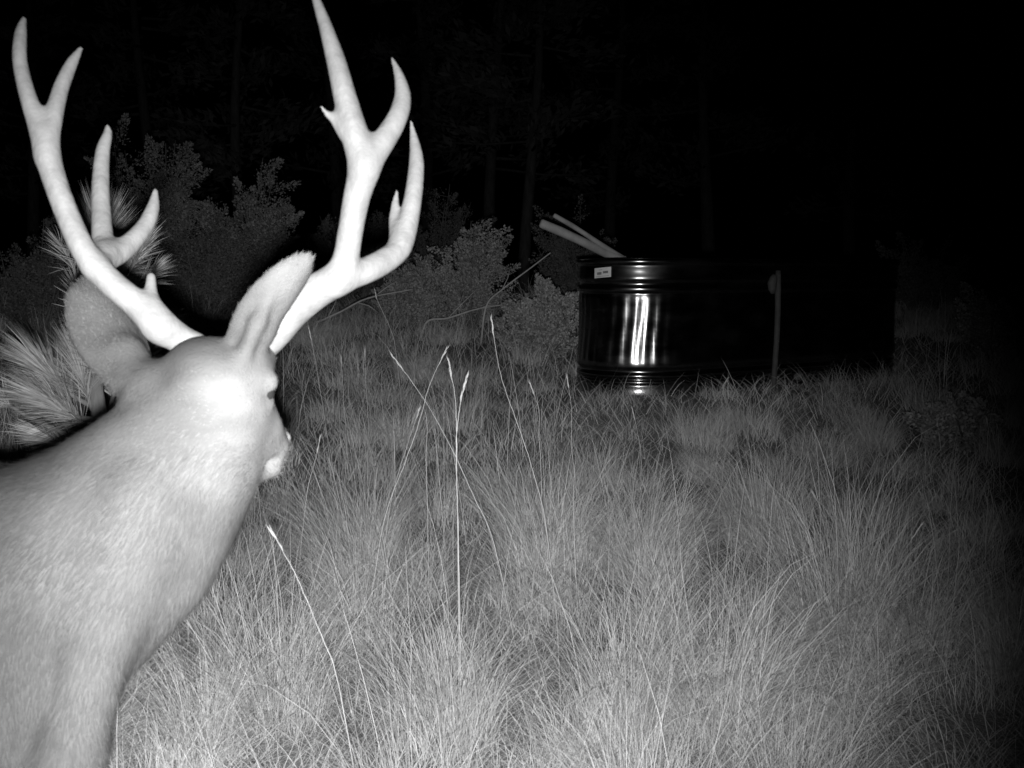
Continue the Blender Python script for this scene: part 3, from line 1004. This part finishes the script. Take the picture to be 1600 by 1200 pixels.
# ------------------------------------------------------------------ young pine behind the deer
def needle_tuft(base, axis, length, nl, n, spread, rg):
    axis = np.array(axis, float); axis /= np.linalg.norm(axis)
    a = np.cross(axis, [0.2, 0.3, 0.9]); a /= np.linalg.norm(a)
    b = np.cross(axis, a)
    u = rg.random(n)
    p = np.array(base)[None] + axis[None] * (length * u)[:, None]
    ph = rg.uniform(0, 6.283, n)
    ang = spread * (1.12 - .75 * u) * rg.uniform(.55, 1.25, n)
    rd = np.cos(ph)[:, None] * a + np.sin(ph)[:, None] * b
    d = np.cos(ang)[:, None] * axis + np.sin(ang)[:, None] * rd
    L = nl * rg.uniform(.7, 1.1, n)
    mid = p + d * (L * .55)[:, None] + rd * .003
    tip = p + d * L[:, None] + np.array([0, 0, -1.0]) * (L * .07)[:, None]
    sd = np.cross(d, rd + rg.normal(0, .3, (n, 3)))
    sd /= np.maximum(np.linalg.norm(sd, axis=1), 1e-6)[:, None]
    w = .0010
    V = np.stack([p - sd * w, p + sd * w, mid + sd * w, mid - sd * w, tip], 1).reshape(-1, 3)
    base_i = (np.arange(n) * 5)[:, None]
    return V, base_i + np.array([[0, 1, 2, 3]]), base_i + np.array([[3, 2, 4]])

rg = np.random.default_rng(9)
pq = P(165, 640, 2.75)
pbase = Vector((pq.x, pq.y, gz(pq.x, pq.y)))
pine = thing('young_pine', pbase, 'young long-needled pine behind the deer head and left antler', 'tree')
trunk_pts = [pbase + Vector((0, 0, -.05)), P(160, 700, 2.75), P(150, 600, 2.74), P(152, 500, 2.73), P(158, 420, 2.72), P(160, 385, 2.72)]
tp = catmull([tuple(v) for v in trunk_pts], 5)
V, F = tube_data(tp, np.linspace(.026, .009, len(tp)), 8, .06)
part('trunk', mesh('pine_trunk', V, F, M['bark']), pine)
TUFTS = [  # from, to (pixels, depth), needle length, count, spread
    ((158, 430, 2.72), (160, 362, 2.68), .150, 1150, .98),
    ((150, 470, 2.73), (206, 388, 2.66), .110, 420, .9),
    ((152, 480, 2.73), (240, 425, 2.70), .085, 200, .9),
    ((152, 500, 2.73), (225, 380, 2.62), .09, 160, .9),
    ((150, 540, 2.74), (122, 450, 2.70), .085, 280, 1.0),
    ((152, 600, 2.74), (128, 520, 2.66), .085, 300, 1.0),
    ((155, 640, 2.74), (62, 572, 2.70), .150, 620, .85),
    ((155, 655, 2.74), (72, 628, 2.66), .150, 560, .80),
    ((158, 670, 2.75), (118, 560, 2.70), .130, 420, .80),
    ((158, 680, 2.75), (190, 560, 2.80), .10, 280, .9),
    ((160, 700, 2.75), (60, 680, 2.75), .10, 260, .8),
    ((150, 520, 2.73), (262, 500, 2.78), .07, 120, .9),
    ((150, 460, 2.73), (95, 385, 2.85), .09, 120, .8),
    ((158, 700, 2.75), (-40, 600, 2.75), .11, 280, .8),
    ((158, 680, 2.75), (210, 640, 2.95), .11, 240, .8),
    ((155, 600, 2.74), (230, 560, 3.0), .10, 240, .8),
]
parts_ = []
for (a, b, nl, n_, sp) in TUFTS:
    A, B = P(*a), P(*b)
    mid = (A + B) / 2 + Vector((0, 0, -.015))
    path = catmull([tuple(A), tuple(mid), tuple(B)], 4)
    V, F = tube_data(path, np.linspace(.008, .0045, len(path)), 6)
    part('branch', mesh('pine_branch', V, F, M['bark']), pine)
    ax = (B - Vector(path[-4])).normalized()
    st = B - ax * .11
    parts_.append(needle_tuft(st, ax, .11, nl, n_, sp, rg))
V, q, t = merge(parts_)
part('crown', np_mesh('pine_needles', V, q, t, M['needle']), pine, 'stuff')

# ------------------------------------------------------------------ shrubs
def leaf_cloud(p, d, size, rg, elong=1.6):
    """small leaf faces at p (n,3) pointing roughly along d"""
    n = len(p)
    dd = d + rg.normal(0, .55, (n, 3)); dd /= np.linalg.norm(dd, axis=1)[:, None]
    sd = np.cross(dd, rg.normal(0, 1, (n, 3))); sd /= np.maximum(np.linalg.norm(sd, axis=1), 1e-6)[:, None]
    nm = np.cross(dd, sd)
    L = (size * rg.uniform(.6, 1.3, n))[:, None]
    W = L / elong * .5
    V = np.stack([p, p + dd * L * .5 + sd * W + nm * W * .3, p + dd * L, p + dd * L * .5 - sd * W + nm * W * .3], 1).reshape(-1, 3)
    b = (np.arange(n) * 4)[:, None]
    return V, b + np.array([[0, 1, 2, 3]]), np.zeros((0, 3), dtype=int)

def shrub(px, d, width, height, label, seed, leafsize=.018, plumes=16, per=260, m='leaf', name='shrub', y0=None, group='shrubs behind the meadow', lumpy=1.0):
    rg = np.random.default_rng(seed)
    q = P(px, 500, d)
    b = Vector((q.x, q.y, gz(q.x, q.y)))
    root = thing(name, b, label, 'shrub', group)
    stems, leaves = [], []
    for i in range(plumes):
        az = rg.uniform(0, 6.283)
        rr = .25 + .75 * math.sqrt(rg.random())
        top = np.array([math.cos(az) * width * .5 * rr, math.sin(az) * width * .4 * rr, height * (1 - .45 * rr ** 2) * rg.uniform(.55, 1.0)])
        s0 = np.array([math.cos(az) * .05, math.sin(az) * .05, 0])
        mid = top * .5 + np.array([0, 0, -.06 * height]) + rg.normal(0, .03, 3)
        path = catmull([s0, mid, top], 5)
        V, F = tube_data([Vector(v) + b for v in path], np.linspace(.010, .003, len(path)), 5)
        stems.append((V, F))
        # side sprigs that carry the leaves
        nsp = int(rg.integers(5, 9))
        for k in range(nsp):
            u = .35 + .65 * (k + rg.random() * .6) / nsp
            p0 = path[min(len(path) - 1, int(u * (len(path) - 1)))]
            o = rg.normal(0, 1, 3); o[2] = abs(o[2]) * .8 + .15
            o /= np.linalg.norm(o)
            Ls = rg.uniform(.14, .36) * (height / .9) ** .5 * (1.15 - .4 * u)
            n_ = int(3.6 * per / nsp * rg.uniform(.6, 1.4))
            tt = rg.random(n_) ** .8
            cen = p0[None] + o[None] * (Ls * tt)[:, None]
            fat = (.010 + .070 * (1 - tt) ** .8) * lumpy * (height / .9) ** .5
            jit = rg.normal(0, 1, (n_, 3)); jit /= np.linalg.norm(jit, axis=1)[:, None]
            jit *= (rg.random(n_) ** .5 * fat)[:, None]
            V3, q3, t3 = leaf_cloud(cen + jit + np.array(b)[None], o[None] + jit * 12, leafsize, rg)
            leaves.append((V3, q3, t3))
            e = Vector(p0) + Vector(o) * Ls * .8
            stems.append(tube_data([Vector(p0) + b, e + b], [.004, .0018], 4))
    V, F = join(stems)
    part('stems', mesh('shrub_stems', V, F, M['bark']), root)
    V, q, t = merge(leaves)
    part('foliage', np_mesh('shrub_foliage', V, q, t, M[m]), root, 'stuff')

shrub(735, 7.7, .74, .98, 'leafy pale shrub right of the right antler', 21, plumes=20, per=420)
shrub(842, 6.5, .44, .62, 'brightest leafy shrub against the left end of the tank', 22, plumes=18, per=420)
shrub(640, 7.7, .48, .60, 'low leafy shrub behind the front tine of the right antler', 23, plumes=14, per=360)
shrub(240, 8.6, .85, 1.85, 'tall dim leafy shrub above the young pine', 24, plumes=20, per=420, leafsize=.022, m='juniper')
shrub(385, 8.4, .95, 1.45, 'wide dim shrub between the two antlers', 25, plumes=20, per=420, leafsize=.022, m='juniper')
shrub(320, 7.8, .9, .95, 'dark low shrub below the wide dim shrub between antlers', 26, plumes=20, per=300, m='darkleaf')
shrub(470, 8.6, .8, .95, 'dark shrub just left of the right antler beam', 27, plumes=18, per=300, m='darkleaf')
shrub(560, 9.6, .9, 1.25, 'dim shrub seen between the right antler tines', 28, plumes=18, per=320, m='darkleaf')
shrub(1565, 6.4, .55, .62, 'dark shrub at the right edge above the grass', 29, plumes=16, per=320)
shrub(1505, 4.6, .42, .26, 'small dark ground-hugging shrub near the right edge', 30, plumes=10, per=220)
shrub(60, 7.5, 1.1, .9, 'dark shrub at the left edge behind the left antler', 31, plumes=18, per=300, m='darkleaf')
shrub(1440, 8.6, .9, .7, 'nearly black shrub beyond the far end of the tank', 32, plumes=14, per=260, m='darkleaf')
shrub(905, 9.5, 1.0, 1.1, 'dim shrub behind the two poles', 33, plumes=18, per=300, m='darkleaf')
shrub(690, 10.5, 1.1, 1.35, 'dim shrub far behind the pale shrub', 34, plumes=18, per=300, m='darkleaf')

# ------------------------------------------------------------------ fallen branches
def fallen(pts, d0, d1, r, twigs, label):
    n_ = len(pts)
    rows = [P(px, py, d0 + (d1 - d0) * i / (n_ - 1)) for i, (px, py) in enumerate(pts)]
    e = rows[0] + (rows[0] - rows[1]) * .35
    e.z = gz(e.x, e.y)
    rows = [e] + rows
    path = catmull([tuple(v) for v in rows], 6)
    root = thing('fallen_branch', path[0], label, 'branch', 'dead branches lying in the grass')
    V, F = tube_data(path, np.linspace(r, r * .4, len(path)), 7, .08)
    part('limb', mesh('limb', V, F, M['twig']), root)
    for (u, dx, dz, l) in twigs:
        a = Vector(path[int(u * (len(path) - 1))])
        e = a + Vector((dx, .05, dz)) * l
        V, F = tube_data([a, (a + e) / 2 + Vector((.01, 0, .012)), e], [r * .45, r * .35, r * .2], 5)
        part('twig', mesh('twig', V, F, M['twig']), root)
fallen([(478, 512), (530, 488), (575, 466), (645, 452)], 7.1, 7.25, .011, [(.45, .5, 1, .12), (.7, 1, -.5, .14), (.8, 1, .7, .15)], 'dead branch slanting up under the right antler')
fallen([(668, 502), (700, 497), (745, 483), (800, 474)], 7.1, 7.2, .010, [(.5, 1, 1, .2), (.75, 1, .2, .15)], 'dead branch lying before the pale shrub')
fallen([(760, 478), (785, 452), (830, 418), (860, 395)], 6.9, 6.6, .008, [(.5, .4, 1, .12)], 'bare branch slanting up through the bright shrub')
# ------------------------------------------------------------------ pines of the dark wood behind
def far_pine(px, d, H, r, label, seed, crown_from=.35):
    rg = np.random.default_rng(seed)
    d *= 1.35
    q = P(px, 430, d)
    b = Vector((q.x, q.y, gz(q.x, q.y) - .1))
    root = thing('pine_tree', b, label, 'tree', 'pines of the dark wood')
    rows = [b + Vector((.15 * math.sin(i * .6 + seed), .1 * math.cos(i * .5), H * i / 10)) for i in range(11)]
    V, F = tube_data(rows, np.linspace(r, r * .2, 11), 10, .06)
    part('trunk', mesh('trunk', V, F, M['bark']), root)
    leaves, limbs = [], []
    for i in range(34):
        u = crown_from + (1 - crown_from) * i / 34
        az = rg.uniform(0, 6.283)
        Lb = H * .19 * (1.12 - u) * rg.uniform(.7, 1.2) + .3
        p0 = b + Vector((0, 0, H * u))
        e = p0 + Vector((math.cos(az) * Lb, math.sin(az) * Lb, Lb * rg.uniform(-.15, .25)))
        limbs.append(tube_data([p0, (p0 + e) / 2 + Vector((0, 0, -.05)), e], [r * .22, r * .14, r * .05], 5))
        n_ = 90
        tt = .35 + .65 * rg.random(n_)
        cen = np.array(p0)[None] + (np.array(e) - np.array(p0))[None] * tt[:, None] + rg.normal(0, .13, (n_, 3))
        leaves.append(leaf_cloud(cen, np.array((e - p0).normalized())[None] + np.array([[0, 0, .5]]), .22, rg, 3.0))
    V, F = join(limbs)
    part('limbs', mesh('limbs', V, F, M['bark']), root)
    V, q, t = merge(leaves)
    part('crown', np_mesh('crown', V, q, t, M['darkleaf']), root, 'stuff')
FAR = [(385, 15.5, 9.5, .15, 'faint pine trunk rising between the two antlers'), (775, 16.5, 11, .16, 'faint pine trunk above the pale shrub'),
       (830, 14.5, 10, .13, 'faint slim pine trunk right above the bright shrub'), (660, 19, 12, .2, 'faint pine farther back right of the right antler tines'),
       (235, 18, 11, .18, 'faint pine above the tall dim shrub'), (1100, 19, 12, .2, 'barely visible pine behind the tank'),
       (1330, 20, 11, .2, 'barely visible pine beyond the right end of the tank'), (960, 22, 13, .22, 'barely visible pine behind the poles'),
       (60, 20, 12, .2, 'barely visible pine at the left edge'), (1530, 17, 10, .18, 'barely visible pine at the right edge'),
       (520, 21, 13, .2, 'barely visible pine behind the right antler')]
for i, (px, d, H, r, lab) in enumerate(FAR):
    far_pine(px, d, H, r, lab, 40 + i)
